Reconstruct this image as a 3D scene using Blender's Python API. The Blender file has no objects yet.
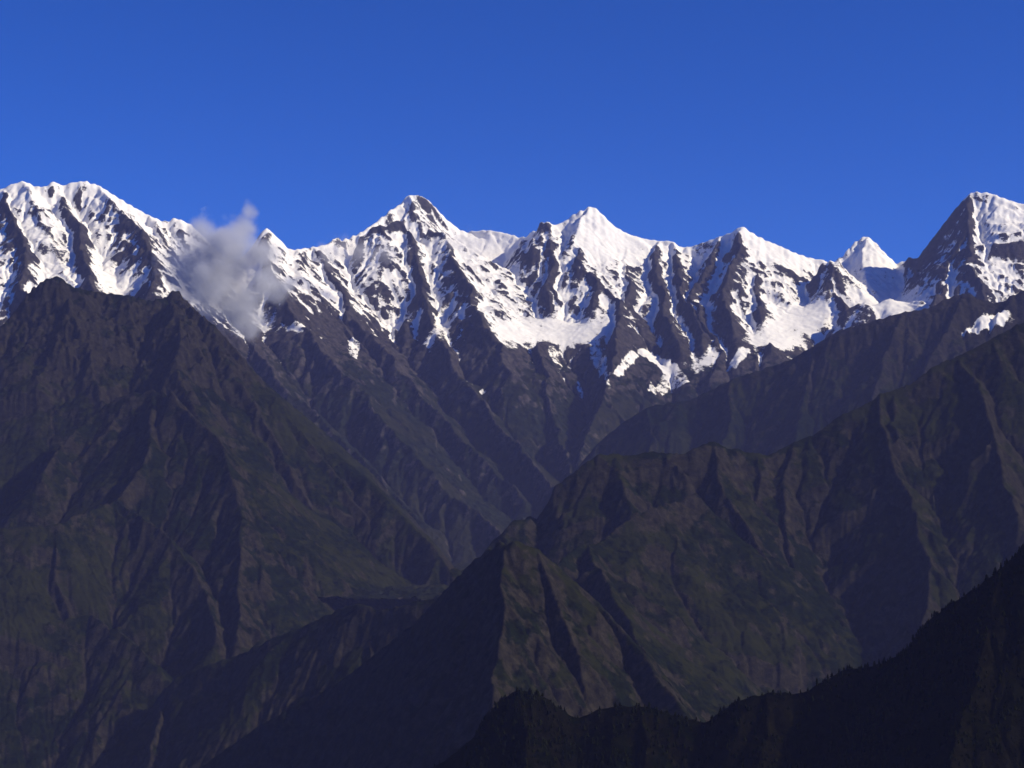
import bpy, math, numpy as np
from mathutils import Vector

# ------------------------------------------------------------------ camera, sky, sun, exposure
sc = bpy.context.scene
W, Hh = 1024, 768
FOV = math.radians(32.0)
F = 512.0 / math.tan(FOV / 2)
HORIZON = 500.0
PITCH = math.atan((HORIZON - 384.0) / F)

cam_d = bpy.data.cameras.new('camera')
cam_d.angle = FOV
cam_d.clip_start = 10.0
cam_d.clip_end = 200000.0
cam = bpy.data.objects.new('camera', cam_d)
sc.collection.objects.link(cam)
cam.location = (0, 0, 0)
cam.rotation_euler = (math.pi / 2 + PITCH, 0, 0)
sc.camera = cam

SUN_AZ = math.radians(105.0)      # clockwise from the view direction (+Y)
SUN_EL = math.radians(34.0)
SKY_STRENGTH = 0.089
SUN_STRENGTH = 5.0

world = bpy.data.worlds.new('World')
sc.world = world
world.use_nodes = True
wn = world.node_tree.nodes
wl = world.node_tree.links
wn.clear()
sky = wn.new('ShaderNodeTexSky')
sky.sky_type = 'NISHITA'
sky.sun_disc = False
sky.sun_elevation = SUN_EL
sky.sun_rotation = SUN_AZ
sky.altitude = 3500.0
sky.air_density = 1.0
sky.dust_density = 0.1
sky.ozone_density = 3.0
hs = wn.new('ShaderNodeGamma')        # the photograph's deep saturated blue
hs.inputs['Gamma'].default_value = 1.1
hv = wn.new('ShaderNodeMix')
hv.data_type = 'RGBA'
hv.blend_type = 'MULTIPLY'
hv.inputs[0].default_value = 1.0
hv.inputs[7].default_value = (0.040, 0.375, 1.0, 1)
bg = wn.new('ShaderNodeBackground')
bg.inputs['Strength'].default_value = SKY_STRENGTH
wo = wn.new('ShaderNodeOutputWorld')
wl.new(sky.outputs[0], hs.inputs['Color'])
wl.new(hs.outputs[0], hv.inputs[6])
wl.new(hv.outputs[2], bg.inputs['Color'])
wl.new(bg.outputs[0], wo.inputs['Surface'])

sun_d = bpy.data.lights.new('sun', 'SUN')
sun_d.energy = SUN_STRENGTH
sun_d.angle = math.radians(0.5)
sun_d.color = (1.0, 0.885, 0.66)
sun = bpy.data.objects.new('sun', sun_d)
sc.collection.objects.link(sun)
sdir = Vector((math.sin(SUN_AZ) * math.cos(SUN_EL), math.cos(SUN_AZ) * math.cos(SUN_EL), math.sin(SUN_EL)))
sun.rotation_euler = sdir.to_track_quat('Z', 'Y').to_euler()
sun.location = sdir * 50000

sc.view_settings.view_transform = 'Standard'
sc.view_settings.look = 'None'
sc.view_settings.gamma = 1.0
sc.view_settings.use_curve_mapping = False
sc.view_settings.exposure = 0.24
sc.render.engine = 'CYCLES'
sc.cycles.use_denoising = True
sc.cycles.denoiser = 'OPENIMAGEDENOISE'
sc.cycles.denoising_input_passes = 'RGB_ALBEDO_NORMAL'
sc.cycles.max_bounces = 4
sc.cycles.diffuse_bounces = 2
sc.cycles.volume_bounces = 2
sc.cycles.use_adaptive_sampling = False
HAZE_DENSITY = 1.0e-5

# ------------------------------------------------------------------ small numeric helpers
CP, SP = math.cos(PITCH), math.sin(PITCH)


def pix(px, py, D):
    """world point seen at photo position (px, py) at depth D metres"""
    u = (px - 512.0) / F
    v = (384.0 - py) / F
    y = CP - v * SP
    z = SP + v * CP
    return np.array([u / y * D, D, z / y * D])


def crest(pts):
    """polyline of world points from (px, py, km) with km carried on when missing"""
    out = []
    known = [i for i, p in enumerate(pts) if len(p) > 2]
    for i, p in enumerate(pts):
        d = np.interp(i, known, [pts[k][2] for k in known])
        out.append(pix(p[0], p[1], d * 1000.0))
    return np.array(out)


def spur(pts, km, slope=0.65):
    """a spur coming down towards the viewer at about the given slope"""
    out = [pix(pts[0][0], pts[0][1], km * 1000.0)]
    for p in pts[1:]:
        a = out[-1]
        lo, hi = max(a[1] - 7000.0, 1500.0), a[1]

        def f(D):
            q = pix(p[0], p[1], D)
            return (a[2] - q[2]) - slope * math.hypot(q[0] - a[0], q[1] - a[1])
        if f(hi) <= 0:
            D = hi
        else:
            for _ in range(40):
                m = 0.5 * (lo + hi)
                if f(m) > 0:
                    hi = m
                else:
                    lo = m
            D = 0.5 * (lo + hi)
        out.append(pix(p[0], p[1], D))
    return np.array(out)


def on_crest(line, px, py, km):
    """depth of the crest where a spur leaves it"""
    t = (px - 512.0) / F
    tt = line[:, 0] / line[:, 1]
    o = np.argsort(tt)
    D = float(np.interp(t, tt[o], line[o, 1]))
    z = float(np.interp(t, tt[o], line[o, 2] / line[o, 1])) * D
    return D / 1000.0 if abs(z - pix(px, py, D)[2]) < 14 * D / F else km


def vnoise(x, y, seed, n=256):
    """smooth lattice noise in -1..1"""
    g = np.random.RandomState(seed).rand(n, n).astype(np.float32) * 2 - 1
    xf = np.floor(x); yf = np.floor(y)
    fx = (x - xf).astype(np.float32); fy = (y - yf).astype(np.float32)
    xi = xf.astype(np.int64) % n; yi = yf.astype(np.int64) % n
    x1 = (xi + 1) % n; y1 = (yi + 1) % n
    fx = fx * fx * fx * (fx * (fx * 6 - 15) + 10)
    fy = fy * fy * fy * (fy * (fy * 6 - 15) + 10)
    a = g[yi, xi]; b = g[yi, x1]; c = g[y1, xi]; d = g[y1, x1]
    return (a + (b - a) * fx) * (1 - fy) + (c + (d - c) * fx) * fy


def fbm(x, y, scale, seed, octaves=4, gain=0.5, ridged=False):
    s = np.zeros(np.shape(x), np.float32)
    amp, tot = 1.0, 0.0
    fr = 1.0 / scale
    for o in range(octaves):
        ca, sa = math.cos(o * 1.3), math.sin(o * 1.3)
        n = vnoise((x * ca - y * sa) * fr + o * 17.3, (x * sa + y * ca) * fr - o * 9.1, seed + o)
        if ridged:
            n = 1 - 2 * np.abs(n)
        s += amp * n
        tot += amp
        amp *= gain
        fr *= 2.03
    return s / tot


def blur(a, r):
    for ax in (0, 1):
        for _ in range(2):
            p = np.pad(a, [(r + 1, r) if k == ax else (0, 0) for k in (0, 1)], mode='edge')
            c = np.cumsum(p.astype(np.float64), axis=ax)
            n = a.shape[ax]
            if ax == 0:
                a = (c[2 * r + 1:2 * r + 1 + n] - c[:n]) / (2 * r + 1)
            else:
                a = (c[:, 2 * r + 1:2 * r + 1 + n] - c[:, :n]) / (2 * r + 1)
    return a


def grow(lines, rng, spacing, length, slope, level):
    """side spurs branching off each ridge line"""
    kids = []
    for (P, own, k, *opt) in lines:
        opt = opt[0] if opt else ''
        if 'n' in opt:
            continue
        seg = np.diff(P, axis=0)
        L = np.hypot(seg[:, 0], seg[:, 1])
        cum = np.concatenate([[0], np.cumsum(L)])
        s = spacing * rng.uniform(0.2, 0.9)
        side = 1 if rng.rand() < 0.5 else -1
        while s < cum[-1]:
            p = np.array([np.interp(s, cum, P[:, j]) for j in range(3)])
            i = min(np.searchsorted(cum, s) - 1, len(seg) - 1)
            i = max(i, 0)
            t = seg[i] / max(L[i], 1e-6)
            if t[2] > 0:
                t = -t
            if 'd' in opt:           # this rib has one clean shaded face: branches leave its right side only
                side = 1 if t[1] < 0 else -1
            ang = side * math.radians(rng.uniform(48, 88))
            ca, sa = math.cos(ang), math.sin(ang)
            hd = math.atan2(t[0] * sa + t[1] * ca, t[0] * ca - t[1] * sa)
            ln = length * rng.uniform(0.35, 1.5)
            n = max(3, int(ln / (length * 0.16)))
            st = ln / n
            q = p.copy()
            q[2] -= rng.uniform(0.0, 0.02) * length
            pts = [q.copy()]
            for _ in range(n):
                hd += rng.normal(0, 0.22)
                q = q + np.array([math.cos(hd) * st, math.sin(hd) * st, -slope * st * rng.uniform(0.55, 1.5)])
                pts.append(q.copy())
            kids.append((np.array(pts), own, min(k, 1.15) * rng.uniform(0.95, 1.2)))
            side = -side
            s += spacing * rng.uniform(0.35, 1.8)
    return kids


def erode(H, cell, rng, batches, count, steps=45, strength=0.3):
    """rain running down the slopes: many drops at once carve the gullies"""
    h = (H / cell).astype(np.float64)
    n, m = h.shape
    flow = np.zeros_like(h)
    for b in range(batches):
        px = rng.uniform(1, m - 3, count); py = rng.uniform(1, n - 3, count)
        dx = np.zeros(count); dy = np.zeros(count)
        vel = np.ones(count); wat = np.ones(count); sed = np.zeros(count)
        for _ in range(steps):
            ix = px.astype(int); iy = py.astype(int)
            fx = px - ix; fy = py - iy
            a = h[iy, ix]; bb = h[iy, ix + 1]; c = h[iy + 1, ix]; d = h[iy + 1, ix + 1]
            gx = (bb - a) * (1 - fy) + (d - c) * fy
            gy = (c - a) * (1 - fx) + (d - bb) * fx
            h0 = a * (1 - fx) * (1 - fy) + bb * fx * (1 - fy) + c * (1 - fx) * fy + d * fx * fy
            dx = dx * 0.25 - gx * 0.75; dy = dy * 0.25 - gy * 0.75
            l = np.hypot(dx, dy) + 1e-9
            dx /= l; dy /= l
            nx = np.clip(px + dx, 1, m - 3); ny = np.clip(py + dy, 1, n - 3)
            jx = nx.astype(int); jy = ny.astype(int)
            gxx = nx - jx; gyy = ny - jy
            h1 = (h[jy, jx] * (1 - gxx) * (1 - gyy) + h[jy, jx + 1] * gxx * (1 - gyy)
                  + h[jy + 1, jx] * (1 - gxx) * gyy + h[jy + 1, jx + 1] * gxx * gyy)
            dh = h1 - h0
            cap = np.maximum(-dh, 0.02) * vel * wat * 5.0
            up = dh > 0
            dep = np.where(up, np.minimum(dh, sed), np.where(sed > cap, (sed - cap) * 0.25, 0.0))
            ero = np.where((~up) & (sed <= cap), np.minimum((cap - sed) * strength, -dh * 0.12), 0.0)
            ch = dep - ero
            sed = sed - ch
            de = np.zeros(n * m)
            for (oy, ox, w) in ((0, 0, (1 - fx) * (1 - fy)), (0, 1, fx * (1 - fy)), (1, 0, (1 - fx) * fy), (1, 1, fx * fy)):
                de += np.bincount((iy + oy) * m + ix + ox, ch * w, minlength=n * m)
            h += np.clip(de, -0.12, 0.06).reshape(n, m)
            if b % 2 == 0:
                flow += np.bincount(iy * m + ix, wat, minlength=n * m).reshape(n, m)
            vel = np.sqrt(np.maximum(vel * vel - dh * 4.0, 0.05))
            vel = np.minimum(vel, 4.0)
            wat *= 0.98
            px, py = nx, ny
    h0 = H / cell
    h = h0 + np.clip(h - h0, -7.0, 4.0)
    return h * cell, flow


class Field:
    """a stretch of mountain country: heights on a fan of cells that keep the same shape at every distance"""

    def __init__(self, px0, px1, km0, km1, step, base):
        dt = step / F
        self.t = np.arange((px0 - 512.0) / F, (px1 - 512.0) / F + dt, dt)
        self.D = km0 * 1000.0 * np.exp(np.arange(0, math.log(km1 / km0) + dt, dt))
        self.dt = dt
        self.X = (self.t[None, :] * self.D[:, None]).astype(np.float64)
        self.Y = np.repeat(self.D[:, None], len(self.t), axis=1)
        self.H = np.full(self.X.shape, base, np.float64)
        self.own = np.zeros(self.X.shape, np.int32)
        self.cell = dt * (km0 + km1) * 500.0
        self.base = base

    def raise_ridges(self, lines, warp, wscale, seed, left=1.35, right=0.9, reach=9e9, soft=500.0):
        if not hasattr(self, 'wx'):
            self.wx = self.X + warp * fbm(self.X, self.Y, wscale, seed, 5, 0.55)
            self.wy = self.Y + warp * fbm(self.X, self.Y, wscale, seed + 50, 5, 0.55)
        for (P, own, k, *opt) in lines:
            lf = left * 1.25 if (opt and 'd' in opt[0]) else left
            for a, b in zip(P[:-1], P[1:]):
                hi = max(a[2], b[2])
                R = min((hi - self.base) / (k * 0.5), reach) + warp
                y0, y1 = min(a[1], b[1]) - R, max(a[1], b[1]) + R
                i0, i1 = np.searchsorted(self.D, [y0, y1])
                if i1 <= i0:
                    continue
                xa, xb = min(a[0], b[0]) - R, max(a[0], b[0]) + R
                Da, Db = self.D[i0], self.D[i1 - 1]
                j0 = np.searchsorted(self.t, min(xa / Da, xa / Db))
                j1 = np.searchsorted(self.t, max(xb / Da, xb / Db))
                if j1 <= j0:
                    continue
                x = self.wx[i0:i1, j0:j1]; y = self.wy[i0:i1, j0:j1]
                ex, ey = b[0] - a[0], b[1] - a[1]
                L2 = ex * ex + ey * ey + 1e-9
                s = np.clip(((x - a[0]) * ex + (y - a[1]) * ey) / L2, 0, 1)
                dx = x - (a[0] + s * ex); dy = y - (a[1] + s * ey)
                dx = np.where(dx < 0, dx * lf, dx * right)
                d = np.sqrt(dx * dx + dy * dy)
                h = a[2] + s * (b[2] - a[2]) - k * d * (1 - 0.35 * d / (d + soft))
                sub = self.H[i0:i1, j0:j1]
                m = h > sub
                sub[m] = h[m]
                self.own[i0:i1, j0:j1][m] = own

    def rough(self, amp, scale, seed, ridged=False, octaves=5, gain=0.5):
        x = self.X + 0.55 * scale * fbm(self.X, self.Y, scale * 1.7, seed + 61, 3)
        y = self.Y + 0.55 * scale * fbm(self.X, self.Y, scale * 1.7, seed + 67, 3)
        self.H += amp * fbm(x * 0.83 - y * 0.55, x * 0.55 + y * 0.83, scale, seed, octaves, gain, ridged)

    def erode(self, rng, batches, count, steps=45, strength=0.3):
        """erode on rows re-scaled so that every cell has the same size"""
        S = self.D[:, None] / self.D.mean()
        h, self.flow = erode(self.H / S, self.dt * self.D.mean(), rng, batches, count, steps, strength)
        self.H = h * S

    def hold_crest(self, line, smooth=2, width=0.02):
        """lift or lower the top so that the skyline keeps the surveyed heights"""
        tt = line[:, 0] / line[:, 1]; ee = line[:, 2] / line[:, 1]
        o = np.argsort(tt)
        tgt = np.interp(self.t, tt[o], ee[o])
        E = self.H / self.Y
        for it in range(3):
            E = self.H / self.Y
            top = E.max(axis=0)
            d = tgt - top
            if smooth:
                kern = np.ones(2 * smooth + 1) / (2 * smooth + 1)
                d = np.convolve(np.pad(d, smooth, mode='edge'), kern, mode='valid')
            w = np.exp(-((top[None, :] - E) / width) ** 2)
            self.H += d[None, :] * self.Y * w

    def calm_crest(self, depth=110.0, r=5, amount=0.8):
        """smooth corniced crest: less of the small-scale roughness right at the skyline"""
        E = self.H / self.Y
        w = np.exp(-(((E.max(axis=0)[None, :] - E) * self.Y) / depth) ** 2) * amount
        self.H += w * (blur(self.H, r) - self.H)

    def slope_data(self):
        gy = np.gradient(self.H, axis=0) / np.gradient(self.Y, axis=0)
        gx = np.gradient(self.H, axis=1) / np.gradient(self.X, axis=1)
        gy = gy - gx * self.t[None, :]
        return gx, gy, np.hypot(gx, gy)

    def mesh(self, name, mat, attrs=None, owner=None, label=None, cat=None, group=None):
        n, m = self.H.shape
        idx = np.arange(n * m).reshape(n, m)
        q = np.stack([idx[:-1, :-1], idx[:-1, 1:], idx[1:, 1:], idx[1:, :-1]], -1).reshape(-1, 4)
        if owner is not None:
            q = q[self.own[:-1, :-1].reshape(-1) == owner]
        used = np.unique(q)
        remap = np.full(n * m, -1, np.int64)
        remap[used] = np.arange(len(used))
        q = remap[q]
        co = np.stack([self.X.reshape(-1)[used], self.Y.reshape(-1)[used], self.H.reshape(-1)[used]], -1).astype(np.float32)
        me = bpy.data.meshes.new(name)
        me.vertices.add(len(co))
        me.vertices.foreach_set('co', co.reshape(-1))
        me.loops.add(q.size)
        me.loops.foreach_set('vertex_index', q.reshape(-1).astype(np.int32))
        me.polygons.add(len(q))
        me.polygons.foreach_set('loop_start', np.arange(0, q.size, 4, dtype=np.int32))
        me.polygons.foreach_set('use_smooth', np.ones(len(q), bool))
        for an, av in (attrs or {}).items():
            at = me.attributes.new(an, 'FLOAT', 'POINT')
            at.data.foreach_set('value', av.reshape(-1)[used].astype(np.float32))
        me.update()
        me.validate()
        me.materials.append(mat)
        ob = bpy.data.objects.new(name, me)
        sc.collection.objects.link(ob)
        ob['kind'] = 'structure'
        if label:
            ob['label'] = label
        if cat:
            ob['category'] = cat
        if group:
            ob['group'] = group
        return ob


# ------------------------------------------------------------------ materials
class Nodes:
    def __init__(self, name):
        self.m = bpy.data.materials.new(name)
        self.m.use_nodes = True
        self.nt = self.m.node_tree
        self.nt.nodes.clear()

    def n(self, t, **kw):
        nd = self.nt.nodes.new('ShaderNode' + t)
        for k, v in kw.items():
            setattr(nd, k, v)
        return nd

    def l(self, a, b):
        self.nt.links.new(a, b)

    def noise(self, vec, scale, detail=5, rough=0.6):
        nd = self.n('TexNoise')
        nd.inputs['Scale'].default_value = scale
        nd.inputs['Detail'].default_value = detail
        nd.inputs['Roughness'].default_value = rough
        self.l(vec, nd.inputs['Vector'])
        return nd.outputs['Fac']

    def ramp(self, fac, stops):
        nd = self.n('ValToRGB')
        e = nd.color_ramp.elements
        while len(e) < len(stops):
            e.new(0.5)
        for el, (p, c) in zip(e, stops):
            el.position = p
            el.color = (*c, 1) if len(c) == 3 else c
        self.l(fac, nd.inputs['Fac'])
        return nd.outputs['Color']

    def mixc(self, fac, a, b):
        nd = self.n('Mix', data_type='RGBA')
        self.l(fac, nd.inputs[0])
        self.l(a, nd.inputs[6])
        self.l(b, nd.inputs[7])
        return nd.outputs[2]

    def math(self, op, a, b=None, clamp=False):
        nd = self.n('Math', operation=op, use_clamp=clamp)
        for i, v in enumerate((a, b)):
            if v is None:
                continue
            if isinstance(v, (int, float)):
                nd.inputs[i].default_value = v
            else:
                self.l(v, nd.inputs[i])
        return nd.outputs[0]

    def rng(self, v, a, b, c=0.0, d=1.0):
        nd = self.n('MapRange', interpolation_type='SMOOTHSTEP')
        self.l(v, nd.inputs[0])
        for i, x in zip((1, 2, 3, 4), (a, b, c, d)):
            nd.inputs[i].default_value = x
        return nd.outputs[0]

    def attr(self, name):
        nd = self.n('Attribute', attribute_name=name)
        return nd.outputs['Fac']


def ground_material(name, rock, forest, grass, patch=0.002, bump=1.0, bscale=0.02):
    """rock, scrub and forest mottled over one another, with snow where the field's snow attribute is high"""
    N = Nodes(name)
    tc = N.n('TexCoord').outputs['Object']
    big = N.noise(tc, patch, 6, 0.62)
    mid = N.noise(tc, patch * 7, 6, 0.65)
    fine = N.noise(tc, bscale, 6, 0.75)
    rk = N.ramp(fine, [(0.34, tuple(c * 0.42 for c in rock)), (0.5, rock), (0.66, tuple(min(1, c * 1.9) for c in rock))])
    fo = N.ramp(fine, [(0.36, tuple(c * 0.35 for c in forest)), (0.64, tuple(c * 1.9 for c in forest))])
    gr = N.ramp(mid, [(0.3, tuple(c * 0.7 for c in grass)), (0.7, tuple(c * 1.3 for c in grass))])
    veg = N.mixc(N.rng(N.math('ADD', N.math('ADD', big, N.math('MULTIPLY', mid, 0.6)), N.math('MULTIPLY', fine, 0.45)), 0.96, 1.12), fo, gr)
    rf = N.math('ADD', N.math('ADD', N.attr('bare'), N.math('MULTIPLY', N.math('SUBTRACT', mid, 0.5), 1.1)), N.math('MULTIPLY', N.math('SUBTRACT', fine, 0.5), 0.9))
    col = N.mixc(N.rng(rf, 0.35, 0.6), veg, rk)
    sn = N.math('ADD', N.attr('snow'), N.math('MULTIPLY', N.math('SUBTRACT', N.noise(tc, 0.02, 7, 0.8), 0.5), 1.8))
    sf = N.rng(sn, 0.44, 0.58)
    snowc = N.ramp(mid, [(0.3, (0.72, 0.705, 0.68)), (0.7, (0.86, 0.845, 0.81))])
    col = N.mixc(sf, col, snowc)
    bs = N.n('BsdfPrincipled')
    N.l(col, bs.inputs['Base Color'])
    bs.inputs['Roughness'].default_value = 0.9
    bs.inputs['Specular IOR Level'].default_value = 0.0
    bp = N.n('Bump')
    bp.inputs['Distance'].default_value = 12.0 * bump
    bst = N.math('SUBTRACT', 0.9, N.math('MULTIPLY', sf, 0.6))
    N.l(bst, bp.inputs['Strength'])
    N.l(fine, bp.inputs['Height'])
    N.l(bp.outputs[0], bs.inputs['Normal'])
    out = N.n('OutputMaterial')
    N.l(bs.outputs[0], out.inputs['Surface'])
    return N.m


mat_snow = ground_material('snow_and_rock', (0.034, 0.030, 0.029), (0.0085, 0.0105, 0.0065), (0.0165, 0.0170, 0.0095), 0.0012, 1.0, 0.018)
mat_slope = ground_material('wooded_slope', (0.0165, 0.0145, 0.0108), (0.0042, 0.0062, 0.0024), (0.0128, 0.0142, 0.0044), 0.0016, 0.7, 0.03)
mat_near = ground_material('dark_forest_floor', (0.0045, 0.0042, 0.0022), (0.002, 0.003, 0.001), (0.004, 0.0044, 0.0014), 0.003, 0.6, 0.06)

# ------------------------------------------------------------------ the snow range
rng = np.random.RandomState(7)
A, B, C, Dm, E, Fm, G, V = 1, 2, 3, 4, 5, 6, 7, 8
sky_all = crest([(-230, 260, 17.0), (-150, 225), (-90, 215, 17.3), (-50, 203), (-20, 195), (0, 190), (12, 184), (25, 181), (33, 186), (45, 187), (54, 181), (62, 186), (70, 183), (84, 181), (100, 186), (112, 194),
                 (130, 205), (150, 216), (165, 222), (176, 218), (190, 224, 17.8), (205, 238), (222, 255), (236, 262), (250, 250), (262, 231), (267, 228), (276, 236), (290, 250, 18.4),
                 (300, 249), (315, 247), (328, 244), (334, 238), (345, 240), (360, 233), (372, 225), (385, 215), (392, 209), (401, 204, 20.5), (406, 196), (418, 195), (427, 199), (435, 207),
                 (445, 218), (456, 227), (464, 232, 21), (476, 231), (487, 230), (500, 232), (512, 235), (522, 238, 20.5), (533, 232), (545, 220, 19.6), (552, 225), (562, 223), (576, 213), (588, 208),
                 (592, 206, 19.8), (600, 212), (614, 226), (628, 234), (645, 239), (660, 241), (672, 241), (680, 247), (690, 247, 19.6), (702, 243), (716, 238), (730, 233), (742, 226, 19.3), (752, 233),
                 (765, 240), (780, 246), (795, 253), (810, 258), (822, 260, 19.3), (832, 262), (842, 257), (850, 247), (858, 240), (866, 236, 19.5), (874, 241), (883, 251), (893, 261), (899, 264),
                 (908, 258), (918, 258, 19.0), (925, 248), (936, 234), (945, 222), (956, 208), (965, 198), (972, 192, 18.6), (990, 193), (1003, 198), (1018, 203), (1034, 206), (1060, 214), (1100, 230, 18.4), (1180, 262), (1260, 275, 18.6)])


def part_of(lo, hi):
    px = 512 + F * sky_all[:, 0] / sky_all[:, 1]
    k = [i for i in range(len(px)) if lo - 8 <= px[i] <= hi + 8]
    return sky_all[k]


prim = []
for lo, hi, o in ((-300, 200, A), (200, 300, V), (300, 460, B), (460, 525, C), (525, 686, Dm), (686, 822, E), (822, 905, Fm), (905, 975, G), (975, 1300, G)):
    prim.append((part_of(lo, hi), o, 1.75, 'n' if hi == 975 else 's'))


def S(pts, km, o, slope=0.62, k=1.1, opt=''):
    km = on_crest(sky_all, pts[0][0], pts[0][1], km)
    prim.append((spur(pts, km, slope * {A: 0.66, V: 0.92}.get(o, 0.82)), o, k, opt))


# left massif
S([(5, 190), (8, 207), (16, 226), (24, 250), (20, 275), (30, 300)], 17.3, A, 0.8, 1.15, 'd')
S([(45, 187), (62, 197), (70, 215), (77, 232), (82, 252), (86, 275), (95, 300)], 17.3, A, 0.8, 1.15, 'd')
S([(100, 186), (117, 206), (128, 220), (138, 235), (148, 252), (156, 262), (150, 285)], 17.4, A, 0.8, 1.15, 'd')
S([(150, 216), (160, 235), (172, 262), (165, 290)], 17.5, A, 0.75)
S([(25, 181), (38, 205), (45, 235), (58, 260), (72, 292)], 17.3, A, 0.95, 0.9)
# small peak behind the cloud and the slope below it
S([(267, 228), (262, 250), (268, 270), (285, 300), (305, 325), (345, 375), (400, 440), (460, 500), (505, 540)], 18.2, V, 0.55)
S([(290, 250), (305, 270), (320, 300), (345, 330), (362, 350)], 18.4, V, 0.6)
S([(205, 238), (215, 275), (225, 310), (255, 350), (300, 400), (370, 470), (420, 520)], 17.7, V, 0.55)
S([(315, 247), (322, 265), (340, 290), (352, 318), (385, 350), (420, 395), (470, 445), (520, 500)], 18.6, V, 0.55)
# rocky square peak
S([(406, 196), (414, 215), (420, 232)], 20.5, B, 0.95)
S([(435, 207), (428, 222), (424, 235)], 20.6, B, 0.95)
prim.append((crest([(360, 240, 19.0), (375, 232), (390, 228), (402, 226, 19.2), (410, 240), (416, 262, 18.6), (424, 290, 18.0), (432, 318, 17.4), (452, 360, 16.5), (485, 405, 15.6), (525, 455, 14.6), (560, 500, 13.8)]), B, 1.25, 'd'))
prim.append((crest([(424, 240, 19.4), (432, 231, 19.3), (446, 234), (462, 247), (482, 268, 18.9), (505, 287), (530, 300, 18.4), (550, 312, 18.2)]), B, 1.0))
S([(446, 234), (455, 262), (470, 290), (482, 318), (500, 345), (505, 372)], 19.2, B, 0.65)
S([(482, 268), (495, 300), (515, 325)], 18.9, B, 0.7)
S([(372, 232), (378, 262), (390, 295), (400, 325), (412, 350)], 19.0, B, 0.7)
# white pyramid
S([(545, 220), (550, 240), (556, 262), (545, 285), (548, 310)], 19.6, Dm, 0.85, 1.15, 'd')
S([(592, 206), (580, 222), (572, 240), (585, 262), (600, 285), (590, 310)], 19.8, Dm, 0.8)
S([(628, 234), (622, 258), (630, 282), (625, 305), (640, 330)], 19.7, Dm, 0.7)
S([(660, 241), (655, 265), (660, 290), (670, 320), (680, 350)], 19.7, Dm, 0.65, 1.15, 'd')
S([(672, 241), (678, 268), (682, 295), (695, 322), (706, 348)], 19.6, Dm, 0.65, 1.15, 'd')
S([(600, 285), (622, 300), (618, 335), (612, 370), (600, 410), (580, 455)], 18.3, Dm, 0.6, 1.15, 'd')
S([(548, 310), (540, 345), (545, 385), (560, 430), (570, 475)], 18.0, Dm, 0.6)
# white dome
S([(716, 238), (712, 258), (702, 280), (692, 298), (698, 320), (722, 350), (715, 375)], 19.4, E, 0.7, 1.15, 'd')
S([(742, 226), (738, 250), (730, 275), (722, 300), (735, 330)], 19.3, E, 0.75, 1.15, 'd')
S([(765, 240), (758, 265), (756, 292), (762, 320), (770, 345)], 19.3, E, 0.7)
S([(795, 253), (785, 275), (790, 302), (775, 330)], 19.3, E, 0.7)
# horn and the dark rib in front
S([(866, 236), (862, 255), (868, 280), (885, 300)], 19.5, Fm, 0.8, 1.15, 'd')
prim.append((crest([(818, 268, 18.6), (828, 260, 18.6), (834, 268), (832, 285, 18.2), (840, 305), (852, 328, 17.5), (860, 350, 17.0)]), Fm, 1.2, 'd'))
prim.append((crest([(846, 312, 17.5), (864, 298), (874, 303), (892, 292), (904, 301, 17.5), (918, 299), (932, 314, 17.3)]), Fm, 1.1))
S([(832, 275), (815, 300), (800, 320), (780, 345)], 18.4, Fm, 0.6)
S([(899, 264), (905, 285), (925, 310)], 19.0, Fm, 0.65)
# big right peak
S([(972, 192), (968, 207), (967, 225), (970, 245), (968, 262), (980, 285), (990, 310), (985, 340)], 18.6, G, 0.95, 1.3, 'd')
S([(968, 262), (945, 285), (930, 310)], 18.0, G, 0.6)
S([(1060, 214), (1050, 250), (1040, 290)], 18.5, G, 0.8)

SN = Field(-190, 1215, 8.7, 22.0, 1.25, -470.0)
SN.raise_ridges(prim, 85.0, 380.0, 11, 1.5, 0.85)
k1 = grow(prim, rng, 420.0, 560.0, 0.92, 1)
SN.raise_ridges(k1, 85.0, 380.0, 11, 1.5, 0.9, 700.0, 250.0)
k2 = grow(k1, rng, 190.0, 230.0, 1.0, 2)
SN.raise_ridges(k2, 85.0, 380.0, 11, 1.5, 1.0, 260.0, 120.0)
SN.rough(34.0, 300.0, 21, True, 5, 0.6)
SN.erode(rng, 3, 50000, 50)
# tilted beds of rock: steps of cliff and ledge across the faces
ph = (SN.H + 0.38 * SN.X + 330.0 * fbm(SN.X, SN.Y, 600, 41, 4)) / 140.0
SN.H -= 9.0 * np.sin(2 * math.pi * ph) * (0.4 + np.clip(fbm(SN.X, SN.Y, 500, 43, 3) * 2 + 0.5, 0, 1)) * np.clip((SN.H - 1100) / 400, 0, 1)
SN.rough(12.0, 90.0, 25, True, 3, 0.65)
SN.calm_crest(40.0, 3, 0.4)
SN.hold_crest(sky_all, 4, 0.018)


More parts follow.
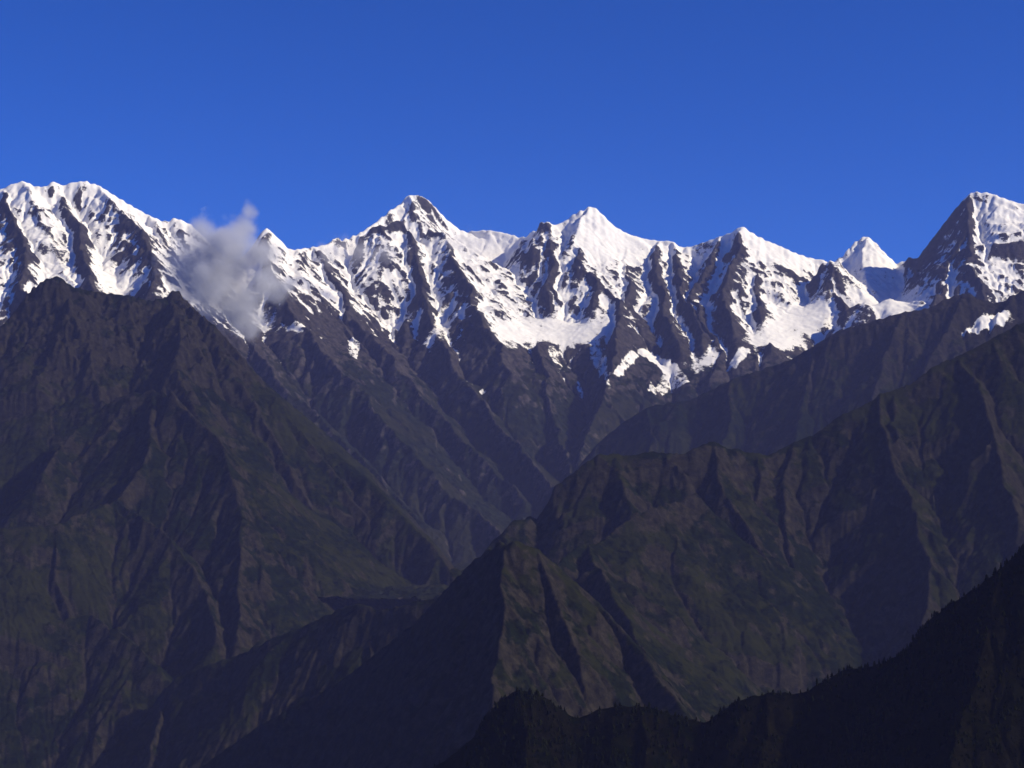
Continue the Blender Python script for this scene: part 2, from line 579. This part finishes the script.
def plan_mask(fd, polys, soft=6):
    """snowfields outlined where they lie on the ground: corners carried onto the slope, then filled in plan"""
    E = np.maximum.accumulate(fd.H / fd.Y, axis=0)
    M = np.zeros(fd.H.shape, np.float32)
    for pts in polys:
        q = []
        for (px, py) in pts:
            p = pix(px, py, 1.0)
            j = int(np.clip(np.searchsorted(fd.t, p[0]), 0, len(fd.t) - 1))
            i = int(np.clip(np.searchsorted(E[:, j], p[2]), 0, len(fd.D) - 1))
            q.append((p[0], fd.D[i]))
        q = np.array(q)
        j0, j1 = np.searchsorted(fd.t, [q[:, 0].min(), q[:, 0].max()])
        i0, i1 = np.searchsorted(fd.D, [q[:, 1].min(), q[:, 1].max()])
        T, DD = np.meshgrid(fd.t[j0:j1], fd.D[i0:i1])
        ins = np.zeros(T.shape, bool)
        for a, b in zip(q, np.roll(q, -1, axis=0)):
            c = ((a[1] > DD) != (b[1] > DD)) & (T < (b[0] - a[0]) * (DD - a[1]) / (b[1] - a[1] + 1e-9) + a[0])
            ins ^= c
        M[i0:i1, j0:j1] = np.maximum(M[i0:i1, j0:j1], ins)
    return blur(M, soft)


def snow_attr(fd, line, span, seed, steep0=1.0, steep1=1.8, fields=None, bare_faces=()):
    gx, gy, g = fd.slope_data()
    gb = 0.5 * blur(g, 2) + 0.5 * blur(g, 7)
    Hs = blur(fd.H, 5)
    cav = (Hs - fd.H) / fd.cell
    alt = (fd.H - line + 400 * fbm(fd.X, fd.Y, 900, seed, 4)) / span
    s = 0.5 + np.clip(alt, -2.0, 0.45) + np.clip(cav, -2, 2) * 0.16 - np.clip((gb - steep0) / (steep1 - steep0), -0.3, 1.3) * 0.55
    s += 0.45 * fbm(fd.X, fd.Y, 170, seed + 9, 5, 0.75)
    # tilted strata: ledges that hold snow, one above another
    s += 0.28 * fbm(fd.X * 0.3 + fd.H * 0.5, (fd.H + 0.55 * fd.X) * 2.2, 120, seed + 19, 3, 0.6)
    fl = np.log1p(blur(fd.flow, 1)); fl = (fl - blur(fl, 12))
    s += 0.32 * np.clip(fl, -1.5, 1.5)
    s -= 0.25
    cap = (fd.H / fd.Y).max(axis=0)[None, :] - fd.H / fd.Y
    s += 0.33 * np.exp(-(cap * fd.Y / 55.0) ** 2)      # wind-packed snow along the skyline crest
    s += 0.35 * np.clip((fd.H - line - 750) / 500, 0, 1)
    if fields is not None:
        s = s + fields * (np.maximum(0.80 + 0.5 * fbm(fd.X, fd.Y, 240, seed + 23, 4, 0.65) - s, 0))
    if len(bare_faces):
        for b in bare_faces:
            s -= 0.34 * plan_mask(fd, [b])
    bare = np.clip((blur(g, 1) - 0.7) / 0.8, 0, 1) * 0.6 + np.clip((fd.H - line + 900) / 900, 0, 1) * 0.9 - 0.2 + np.clip(-cav, -1, 1) * 0.1
    bare += 0.9 * np.clip(fl - 0.9, 0, 1) * np.clip(fbm(fd.X, fd.Y, 700, seed + 29, 3) * 3, 0, 1)
    return {'snow': s, 'bare': bare}


FIELDS = [
    [(490, 318), (515, 327), (530, 320), (560, 324), (590, 318), (606, 308), (614, 325), (600, 342), (575, 352), (550, 346), (525, 352), (505, 345)],
    [(636, 360), (665, 366), (690, 362), (722, 344), (716, 362), (700, 380), (668, 377)],
    [(735, 332), (770, 320), (800, 310), (832, 302), (822, 332), (790, 352), (760, 346)],
    [(98, 232), (108, 240), (113, 268), (132, 292), (94, 290), (104, 268)],
    [(40, 225), (55, 240), (82, 294), (72, 292), (45, 250)],
    [(462, 234), (500, 234), (522, 239), (515, 255), (492, 263), (470, 250)],
    [(410, 357), (425, 338), (445, 316), (452, 322), (442, 345), (432, 357)],
    [(453, 377), (470, 379), (488, 390), (466, 390)],
    [(856, 292), (890, 279), (920, 292), (930, 312), (890, 316), (862, 308)],
    [(236, 252), (262, 268), (258, 288), (235, 276)],
    [(243, 300), (262, 306), (290, 328), (330, 342), (300, 340), (262, 330)],
    [(575, 225), (592, 212), (615, 230), (645, 242), (640, 262), (600, 262), (578, 248)],
    [(725, 240), (742, 230), (775, 246), (815, 262), (800, 275), (760, 262)],
    [(820, 262), (845, 262), (868, 246), (895, 266), (890, 285), (850, 280)],
    [(690, 250), (715, 243), (712, 255), (695, 262)],
]
BARE = [
    [(420, 202), (436, 211), (450, 228), (432, 238), (424, 222)],
    [(545, 224), (552, 232), (550, 268), (512, 266), (530, 242)],
    [(972, 194), (967, 225), (969, 258), (930, 282), (918, 266), (945, 224)],
    [(376, 236), (402, 228), (412, 245), (415, 262), (400, 262)],
    [(0, 205), (18, 238), (22, 268), (0, 262)],
    [(60, 200), (76, 235), (84, 262), (66, 262), (50, 225)],
    [(115, 208), (135, 235), (152, 260), (120, 262), (104, 232)],
]
fm = plan_mask(SN, FIELDS)
fb = plan_mask(SN, FIELDS[:3])
SN.H += fb * 0.9 * (blur(SN.H, 26) - SN.H)
SN.H += fm * 0.7 * (blur(SN.H, 8) - SN.H)
SN.rough(7.0, 65.0, 26, True, 3, 0.7)
SN.calm_crest(40.0, 3, 0.4)
SN.hold_crest(sky_all, 4, 0.018)
STREAKS = [[(575, 380), (580, 379), (584, 398), (579, 400)], [(600, 355), (606, 353), (612, 395), (607, 398)], [(632, 350), (640, 356), (620, 378), (612, 376)],
           [(480, 388), (488, 388), (486, 394), (478, 393)], [(350, 338), (362, 345), (356, 360), (348, 350)], [(425, 352), (446, 362), (440, 366), (424, 358)],
           [(546, 345), (556, 345), (568, 378), (561, 381)], [(588, 340), (600, 340), (606, 374), (598, 376)], [(664, 370), (676, 372), (656, 396), (646, 392)],
           [(638, 352), (650, 352), (692, 384), (680, 389)], [(740, 346), (752, 350), (736, 374), (727, 370)]]
fm = np.maximum(fm, 0.88 * np.minimum(1, 1.6 * plan_mask(SN, STREAKS, 2)))
at = snow_attr(SN, 1640.0, 480.0, 31, fields=fm, bare_faces=BARE)
NAMES = {A: ('snow_peak', 'broad jagged snow massif with dark triangular rock faces at the left end of the snow range'),
         V: ('mountain', 'small dark rock peak beside the drifting cloud with a long bare slope falling to the valley'),
         B: ('snow_peak', 'square topped rocky grey peak above ribs streaked with snow'),
         C: ('snow_peak', 'smooth white snow saddle right of the square rocky peak'),
         Dm: ('snow_peak', 'sharp white pyramid summit with a dark rock shoulder on its left'),
         E: ('snow_peak', 'white dome shaped summit with a small pointed cap and fluted snow face'),
         Fm: ('snow_peak', 'small white horn summit with a dark rock rib in front'),
         G: ('snow_peak', 'large steep peak at the right end of the range with one dark face and one white face')}
SN.own[SN.own == 0] = V
for o, (nm, lb) in NAMES.items():
    SN.mesh(nm, mat_snow, at, o, lb, 'mountain', 'mountains of the snow range')


# ------------------------------------------------------------------ the dark mountains in front
def massif(name, label, skyline, spurs, px0, px1, km0, km1, step, seed, mat, snowline=9e9, warp=75.0, wsc=520.0, sp=(380.0, 520.0), rough=26.0, rsc=260.0,
           base=-1500.0, drops=(1, 40000), left=1.25, right=0.85, slope=0.85, k=1.35, hold=5, extra=(), canopy=0.0, crag=0.0, cragline=500.0, outcrop=9.0, fields=None, skopt=''):
    r = np.random.RandomState(seed)
    fd = Field(px0, px1, km0, km1, step, base)
    sk = crest(skyline)
    lines = [(sk, 1, k, skopt)] + [(spur(q[0], on_crest(sk, q[0][0][0], q[0][0][1], q[1]), q[2] * 1.3), 1, k * 0.9, q[3] if len(q) > 3 else '') for q in spurs] + [(crest(c), 1, k * 0.9) for c in extra]
    fd.raise_ridges(lines, warp, wsc, seed, left, right)
    a = grow(lines, r, sp[0], sp[1], slope, 1)
    fd.raise_ridges(a, warp, wsc, seed, left, right, sp[1], 250.0)
    b = grow(a, r, sp[0] * 0.45, sp[1] * 0.38, slope * 1.1, 2)
    fd.raise_ridges(b, warp, wsc, seed, left, right, sp[1] * 0.4, 120.0)
    fd.rough(rough, rsc, seed + 3, True, 4, 0.55)
    fd.erode(r, drops[0], drops[1], 45)
    fd.rough(outcrop, 75.0, seed + 11, True, 3, 0.65)
    if crag:
        wgt = np.clip((fd.H - cragline) / 500.0, 0, 1)
        fd.H += wgt * crag * (fbm(fd.X, fd.Y, 130.0, seed + 15, 4, 0.65, True) - 0.2)
    fd.calm_crest(25.0, 2, 0.6)
    fd.hold_crest(sk, hold, 0.015)
    if canopy:
        fd.H += canopy * np.abs(fbm(fd.X, fd.Y, 26.0, seed + 5, 2, 0.6))
    at = snow_attr(fd, snowline, 400.0, seed + 7, fields=plan_mask(fd, fields, 3) if fields else None)
    if snowline > 1e6:
        at['snow'][:] = -1
        gx, gy, g = fd.slope_data()
        at['bare'] = np.clip((blur(g, 2) - 0.85) / 0.8, 0, 1)
        fl = np.log1p(blur(fd.flow, 1)); fl = fl - blur(fl, 10)
        at['bare'] += 1.2 * np.clip(fl - 0.8, 0, 1) * np.clip(fbm(fd.X, fd.Y, 600, seed + 29, 3) * 4 - 0.3, 0, 1)
    ob = fd.mesh(name, mat, at, None, label, 'mountain')
    return fd, ob


massif('mountain_ridge', 'hazy blue-grey ridge rising to the right below the white range with thin snow streaks near its upper end',
       [(520, 520, 14.5), (575, 470, 14.2), (600, 441), (625, 421), (650, 406), (690, 400), (715, 388), (735, 378), (760, 370), (790, 360), (815, 345), (840, 330), (870, 322), (900, 313, 13.8), (930, 308),
        (945, 299), (965, 293), (985, 301), (1000, 303), (1015, 294), (1035, 286), (1100, 270, 13.9), (1180, 280), (1260, 320, 14.2)],
       [([(735, 378), (730, 410), (720, 445), (715, 480)], 14.0, 0.6), ([(815, 345), (812, 380), (800, 410), (790, 450)], 13.9, 0.6), ([(900, 313), (890, 345), (880, 380), (860, 420)], 13.7, 0.62),
        ([(965, 293), (950, 325), (935, 350), (920, 380)], 13.4, 0.62), ([(650, 406), (655, 440), (640, 470)], 14.1, 0.6), ([(1015, 294), (1000, 320), (985, 350)], 13.3, 0.6)],
       500, 1230, 10.8, 15.4, 1.4, 101, mat_slope, 1640.0, crag=35.0, cragline=600.0,
       fields=[[(952, 334), (972, 322), (1000, 312), (1022, 316), (1004, 330), (985, 330), (968, 338)], [(990, 345), (1010, 330), (1035, 322), (1035, 328), (1012, 340)]])

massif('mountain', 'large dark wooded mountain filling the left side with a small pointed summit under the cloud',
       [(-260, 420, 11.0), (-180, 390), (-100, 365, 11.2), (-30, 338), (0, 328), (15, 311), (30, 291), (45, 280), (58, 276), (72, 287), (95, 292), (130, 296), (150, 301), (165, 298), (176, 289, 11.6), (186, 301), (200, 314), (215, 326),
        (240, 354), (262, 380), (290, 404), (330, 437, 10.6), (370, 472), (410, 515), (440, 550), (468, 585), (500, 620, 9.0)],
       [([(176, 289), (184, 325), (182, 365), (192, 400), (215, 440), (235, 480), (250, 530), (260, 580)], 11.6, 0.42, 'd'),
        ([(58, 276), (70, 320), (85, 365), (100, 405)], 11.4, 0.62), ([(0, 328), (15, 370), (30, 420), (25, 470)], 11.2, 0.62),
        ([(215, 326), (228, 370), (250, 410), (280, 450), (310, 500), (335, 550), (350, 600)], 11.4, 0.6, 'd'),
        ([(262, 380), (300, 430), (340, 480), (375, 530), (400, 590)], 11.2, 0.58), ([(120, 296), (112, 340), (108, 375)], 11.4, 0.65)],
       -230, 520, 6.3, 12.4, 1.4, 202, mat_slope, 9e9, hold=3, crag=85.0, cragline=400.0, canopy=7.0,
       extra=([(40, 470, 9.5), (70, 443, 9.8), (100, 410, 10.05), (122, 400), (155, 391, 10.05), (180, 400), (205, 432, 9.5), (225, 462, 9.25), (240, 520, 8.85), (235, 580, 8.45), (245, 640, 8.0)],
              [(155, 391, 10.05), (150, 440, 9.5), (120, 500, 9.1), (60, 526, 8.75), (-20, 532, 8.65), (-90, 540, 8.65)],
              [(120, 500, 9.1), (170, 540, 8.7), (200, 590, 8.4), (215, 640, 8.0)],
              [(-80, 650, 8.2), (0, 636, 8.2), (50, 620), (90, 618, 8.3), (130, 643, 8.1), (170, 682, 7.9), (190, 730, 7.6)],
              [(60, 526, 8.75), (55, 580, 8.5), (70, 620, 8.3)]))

massif('ridge', 'low dark wooded ridge sloping down to the lower left behind the pyramid hill',
       [(40, 810, 8.0), (90, 768, 7.9), (112, 745), (150, 710), (170, 682), (200, 668), (240, 655), (270, 640), (310, 624), (345, 607), (362, 604), (380, 611), (420, 602), (450, 596, 7.1), (500, 590, 7.0)],
       [([(170, 682), (165, 720), (150, 765)], 6.6, 0.5, 'd'), ([(240, 655), (245, 700), (250, 760)], 6.7, 0.62), ([(310, 624), (315, 670), (300, 720)], 6.9, 0.62), ([(362, 604), (372, 650), (370, 700)], 7.0, 0.62)],
       20, 520, 4.8, 8.7, 1.6, 303, mat_slope, sp=(230.0, 300.0), canopy=9.0)

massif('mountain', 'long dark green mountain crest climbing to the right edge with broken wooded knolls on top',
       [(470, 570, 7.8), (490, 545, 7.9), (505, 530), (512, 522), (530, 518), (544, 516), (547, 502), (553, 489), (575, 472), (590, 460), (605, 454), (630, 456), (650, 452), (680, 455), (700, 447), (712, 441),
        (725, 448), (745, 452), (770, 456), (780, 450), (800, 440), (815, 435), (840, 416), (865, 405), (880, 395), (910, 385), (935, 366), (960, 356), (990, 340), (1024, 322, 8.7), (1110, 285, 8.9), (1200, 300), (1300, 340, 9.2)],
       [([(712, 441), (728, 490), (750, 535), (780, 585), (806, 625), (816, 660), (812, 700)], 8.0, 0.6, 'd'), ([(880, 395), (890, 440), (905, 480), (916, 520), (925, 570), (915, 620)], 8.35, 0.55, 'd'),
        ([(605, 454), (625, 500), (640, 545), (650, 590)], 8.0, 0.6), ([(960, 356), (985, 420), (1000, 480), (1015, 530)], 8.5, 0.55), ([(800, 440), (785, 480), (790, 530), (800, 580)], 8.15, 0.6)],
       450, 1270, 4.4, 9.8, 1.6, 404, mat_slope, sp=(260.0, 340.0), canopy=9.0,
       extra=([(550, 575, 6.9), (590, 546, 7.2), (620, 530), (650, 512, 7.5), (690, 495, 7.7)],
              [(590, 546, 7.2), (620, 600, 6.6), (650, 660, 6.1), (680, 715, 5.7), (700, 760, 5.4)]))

massif('hill', 'dark pyramid shaped hill in the middle with a shaded left flank and a sunlit right flank',
       [(120, 800, 6.9), (200, 768, 6.75), (260, 726), (340, 682), (380, 651), (420, 619), (450, 585), (475, 560), (495, 546), (512, 542, 5.8), (535, 548), (550, 560, 5.9), (600, 605, 5.9), (650, 660, 5.6), (700, 720, 5.2), (740, 780, 4.8)],
       [([(505, 543), (498, 590), (503, 640), (497, 690), (490, 740), (480, 790)], 5.8, 0.42, 'd'), ([(535, 548), (560, 610), (580, 660), (590, 720)], 5.8, 0.62)],
       90, 780, 3.7, 7.2, 1.6, 505, mat_slope, sp=(200.0, 260.0), warp=32.0, wsc=260.0, canopy=8.0, left=1.4, skopt='n')

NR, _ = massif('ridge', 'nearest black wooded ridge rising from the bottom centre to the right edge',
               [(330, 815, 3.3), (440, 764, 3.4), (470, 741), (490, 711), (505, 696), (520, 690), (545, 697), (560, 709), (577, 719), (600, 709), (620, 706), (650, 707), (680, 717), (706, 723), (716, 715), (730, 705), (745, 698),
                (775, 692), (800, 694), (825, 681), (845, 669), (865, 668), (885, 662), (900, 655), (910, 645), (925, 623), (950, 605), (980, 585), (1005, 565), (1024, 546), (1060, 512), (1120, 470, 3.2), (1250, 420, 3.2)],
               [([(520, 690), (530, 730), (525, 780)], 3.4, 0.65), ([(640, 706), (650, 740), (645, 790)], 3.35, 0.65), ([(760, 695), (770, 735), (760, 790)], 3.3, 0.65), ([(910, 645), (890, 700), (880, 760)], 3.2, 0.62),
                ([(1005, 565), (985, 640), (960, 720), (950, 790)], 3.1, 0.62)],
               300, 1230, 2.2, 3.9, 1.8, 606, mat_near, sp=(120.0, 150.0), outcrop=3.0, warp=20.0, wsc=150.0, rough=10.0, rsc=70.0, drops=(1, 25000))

# ------------------------------------------------------------------ valley floor
FLOOR = -1600.0
me = bpy.data.meshes.new('ground')
G_ = 45000.0
me.from_pydata([(-G_, -10000, FLOOR), (G_, -10000, FLOOR), (G_, 2 * G_, FLOOR), (-G_, 2 * G_, FLOOR)], [], [(0, 1, 2, 3)])
me.materials.append(mat_slope)
gob = bpy.data.objects.new('ground', me)
sc.collection.objects.link(gob)
gob['kind'] = 'structure'
gob['label'] = 'dark valley ground far below the mountains'

# ------------------------------------------------------------------ haze
def box(name, x0, x1, y0, y1, z0, z1):
    me = bpy.data.meshes.new(name)
    v = [(x, y, z) for z in (z0, z1) for (x, y) in ((x0, y0), (x1, y0), (x1, y1), (x0, y1))]
    f = [(3, 2, 1, 0), (4, 5, 6, 7), (0, 1, 5, 4), (1, 2, 6, 5), (2, 3, 7, 6), (3, 0, 4, 7)]
    me.from_pydata(v, [], f)
    o = bpy.data.objects.new(name, me)
    sc.collection.objects.link(o)
    return o


hz = box('haze', -G_ - 100, G_ + 100, -10100, 2 * G_ + 100, FLOOR - 1, 3750.0)
hz['kind'] = 'stuff'
hz['label'] = 'thin blue haze filling the valleys between the mountains'
N = Nodes('haze_air')
pv = N.n('VolumePrincipled')
pv.inputs['Color'].default_value = (0.40, 0.45, 1.0, 1)
pv.inputs['Density'].default_value = HAZE_DENSITY
pv.inputs['Anisotropy'].default_value = 0.0
out = N.n('OutputMaterial')
N.l(pv.outputs[0], out.inputs['Volume'])
hz.data.materials.append(N.m)

# ------------------------------------------------------------------ conifers on the nearest ridge, one dark wood
def leaf_material(name, dark, light):
    N = Nodes(name)
    tc = N.n('TexCoord').outputs['Object']
    a = N.noise(tc, 0.05, 3, 0.6)
    col = N.ramp(a, [(0.35, dark), (0.65, light)])
    bs = N.n('BsdfPrincipled')
    N.l(col, bs.inputs['Base Color'])
    bs.inputs['Roughness'].default_value = 0.9
    bs.inputs['Specular IOR Level'].default_value = 0.0
    out = N.n('OutputMaterial')
    N.l(bs.outputs[0], out.inputs['Surface'])
    return N.m


def forest(name, fd, count, hmin, hmax, seed, mat, label):
    r = np.random.RandomState(seed)
    n, m = fd.H.shape
    # ground seen from this side of the ridge only
    E = fd.H / fd.Y
    vis = E >= np.maximum.accumulate(E, axis=0) - 0.004
    dens = np.clip(0.55 + 0.9 * fbm(fd.X, fd.Y, 130.0, seed, 3), 0.08, 1) * vis * (fd.Y ** 2)
    p = dens.reshape(-1); p = p / p.sum()
    k = r.choice(n * m, count, replace=False, p=p)
    X = fd.X.reshape(-1)[k] + r.uniform(-2, 2, count); Y = fd.Y.reshape(-1)[k] + r.uniform(-2, 2, count); Z = fd.H.reshape(-1)[k] - 1.2
    h = r.uniform(hmin, hmax, count) * r.uniform(0.5, 1.15, count)
    w = h * r.uniform(0.20, 0.40, count)
    S_ = 6
    tiers = [(0.02, 0.05), (0.14, 1.0), (0.42, 0.62), (0.45, 0.80), (0.70, 0.38), (0.72, 0.50), (1.0, 0.02)]
    V_ = np.zeros((count, len(tiers), S_, 3), np.float32)
    lean = r.normal(0, 0.05, (count, 2))
    for ti, (tz, tw) in enumerate(tiers):
        for si in range(S_):
            a = si * 2 * math.pi / S_ + r.uniform(-0.3, 0.3, count)
            rr = w * tw * r.uniform(0.65, 1.25, count)
            V_[:, ti, si, 0] = X + rr * np.cos(a) + lean[:, 0] * h * tz
            V_[:, ti, si, 1] = Y + rr * np.sin(a) + lean[:, 1] * h * tz
            V_[:, ti, si, 2] = Z + h * (tz + r.uniform(-0.03, 0.03, count) * (ti < len(tiers) - 1))
    q = []
    base = (np.arange(count) * len(tiers) * S_)[:, None]
    one = np.array([(ti * S_ + si, ti * S_ + (si + 1) % S_, (ti + 1) * S_ + (si + 1) % S_, (ti + 1) * S_ + si) for ti in range(len(tiers) - 1) for si in range(S_)])
    q = (base[:, :, None] + one[None, :, :]).reshape(-1, 4)
    me = bpy.data.meshes.new(name)
    co = V_.reshape(-1, 3)
    me.vertices.add(len(co)); me.vertices.foreach_set('co', co.reshape(-1))
    me.loops.add(q.size); me.loops.foreach_set('vertex_index', q.reshape(-1).astype(np.int32))
    me.polygons.add(len(q)); me.polygons.foreach_set('loop_start', np.arange(0, q.size, 4, dtype=np.int32))
    me.update(); me.validate()
    me.materials.append(mat)
    o = bpy.data.objects.new(name, me)
    sc.collection.objects.link(o)
    o['kind'] = 'stuff'
    o['label'] = label
    o['category'] = 'forest'
    return o


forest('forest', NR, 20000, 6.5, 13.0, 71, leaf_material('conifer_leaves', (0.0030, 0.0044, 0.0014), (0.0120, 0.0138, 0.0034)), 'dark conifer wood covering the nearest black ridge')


# ------------------------------------------------------------------ clouds
def cloud(name, label, km, blobs, density, seed, albedo, nscale=0.0045, wobble=150.0):
    """vapour: a lumpy closed hull filled with uneven fog that thins out to nothing before it reaches the hull"""
    D = km * 1000.0
    cs = []
    rr = np.random.RandomState(seed)
    for (px, py, rp) in blobs:
        c = pix(px, py, D + rr.uniform(-0.6, 0.6) * rp * D / F)
        cs.append((Vector(c), rp * 1.55 * D / F))
    cen = sum((c for c, _ in cs), Vector()) / len(cs)
    import bmesh
    bm = bmesh.new()
    for c, r in cs:
        g = bmesh.ops.create_icosphere(bm, subdivisions=3, radius=r * 1.04)
        bmesh.ops.translate(bm, verts=g['verts'], vec=c - cen)
    me = bpy.data.meshes.new(name + '_lumps')
    bm.to_mesh(me); bm.free()
    tmp = bpy.data.objects.new(name + '_lumps', me)
    sc.collection.objects.link(tmp)
    md = tmp.modifiers.new('remesh', 'REMESH')
    md.mode = 'VOXEL'
    md.voxel_size = 22.0
    dg = bpy.context.evaluated_depsgraph_get()
    me2 = bpy.data.meshes.new_from_object(tmp.evaluated_get(dg))
    bpy.data.objects.remove(tmp)
    me2.name = name
    o = bpy.data.objects.new(name, me2)
    o.location = cen
    sc.collection.objects.link(o)
    N = Nodes(name + '_vapour')
    tc = N.n('TexCoord').outputs['Object']
    wob = N.n('TexNoise'); wob.inputs['Scale'].default_value = nscale * 0.9; wob.inputs['Detail'].default_value = 3
    N.l(tc, wob.inputs['Vector'])
    sub = N.n('VectorMath', operation='SUBTRACT'); N.l(wob.outputs['Color'], sub.inputs[0]); sub.inputs[1].default_value = (0.5, 0.5, 0.5)
    scl = N.n('VectorMath', operation='SCALE'); N.l(sub.outputs[0], scl.inputs[0]); scl.inputs[3].default_value = wobble
    add = N.n('VectorMath', operation='ADD'); N.l(tc, add.inputs[0]); N.l(scl.outputs[0], add.inputs[1])
    tot = None
    for c, r in cs:
        dn = N.n('VectorMath', operation='DISTANCE')
        N.l(add.outputs[0], dn.inputs[0]); dn.inputs[1].default_value = c - cen
        f = N.rng(dn.outputs['Value'], r * 1.0, 0.0)
        tot = f if tot is None else N.math('MAXIMUM', tot, f)
    ns = N.noise(tc, nscale, 6, 0.62)
    dens = N.math('SUBTRACT', N.math('ADD', tot, N.math('MULTIPLY', ns, 2.0)), 1.18, True)
    dens = N.math('MULTIPLY', dens, density)
    pv = N.n('VolumePrincipled')
    pv.inputs['Color'].default_value = (*albedo, 1)
    pv.inputs['Anisotropy'].default_value = 0.2
    N.l(dens, pv.inputs['Density'])
    out = N.n('OutputMaterial')
    N.l(pv.outputs[0], out.inputs['Volume'])
    o.data.materials.clear()
    o.data.materials.append(N.m)
    o['label'] = label
    o['category'] = 'cloud'
    return o


cloud('cloud', 'ragged grey cloud drifting in front of the snow slope above the pointed dark summit', 12.9,
      [(194, 262, 27), (206, 250, 25), (226, 246, 28), (180, 282, 18), (243, 228, 16), (248, 213, 10), (215, 284, 30), (238, 302, 26), (246, 322, 18), (184, 268, 20), (262, 252, 16), (268, 288, 20), (288, 283, 10), (205, 236, 18), (232, 270, 24), (190, 290, 16)],
      0.019, 3, (0.90, 0.92, 0.98))
cloud('cloud', 'small pale wisp of mist on the snow left of the square rocky peak', 17.4,
      [(330, 255, 12), (345, 249, 13), (360, 252, 12), (375, 256, 10), (388, 254, 9)], 0.005, 5, (0.9, 0.91, 0.96), 0.007, 120.0)
cloud('cloud', 'thin veil of mist on the white saddle right of the square rocky peak', 18.0,
      [(458, 243, 11), (475, 244, 13), (492, 243, 11), (508, 243, 9)], 0.004, 6, (0.9, 0.91, 0.96), 0.007, 120.0)
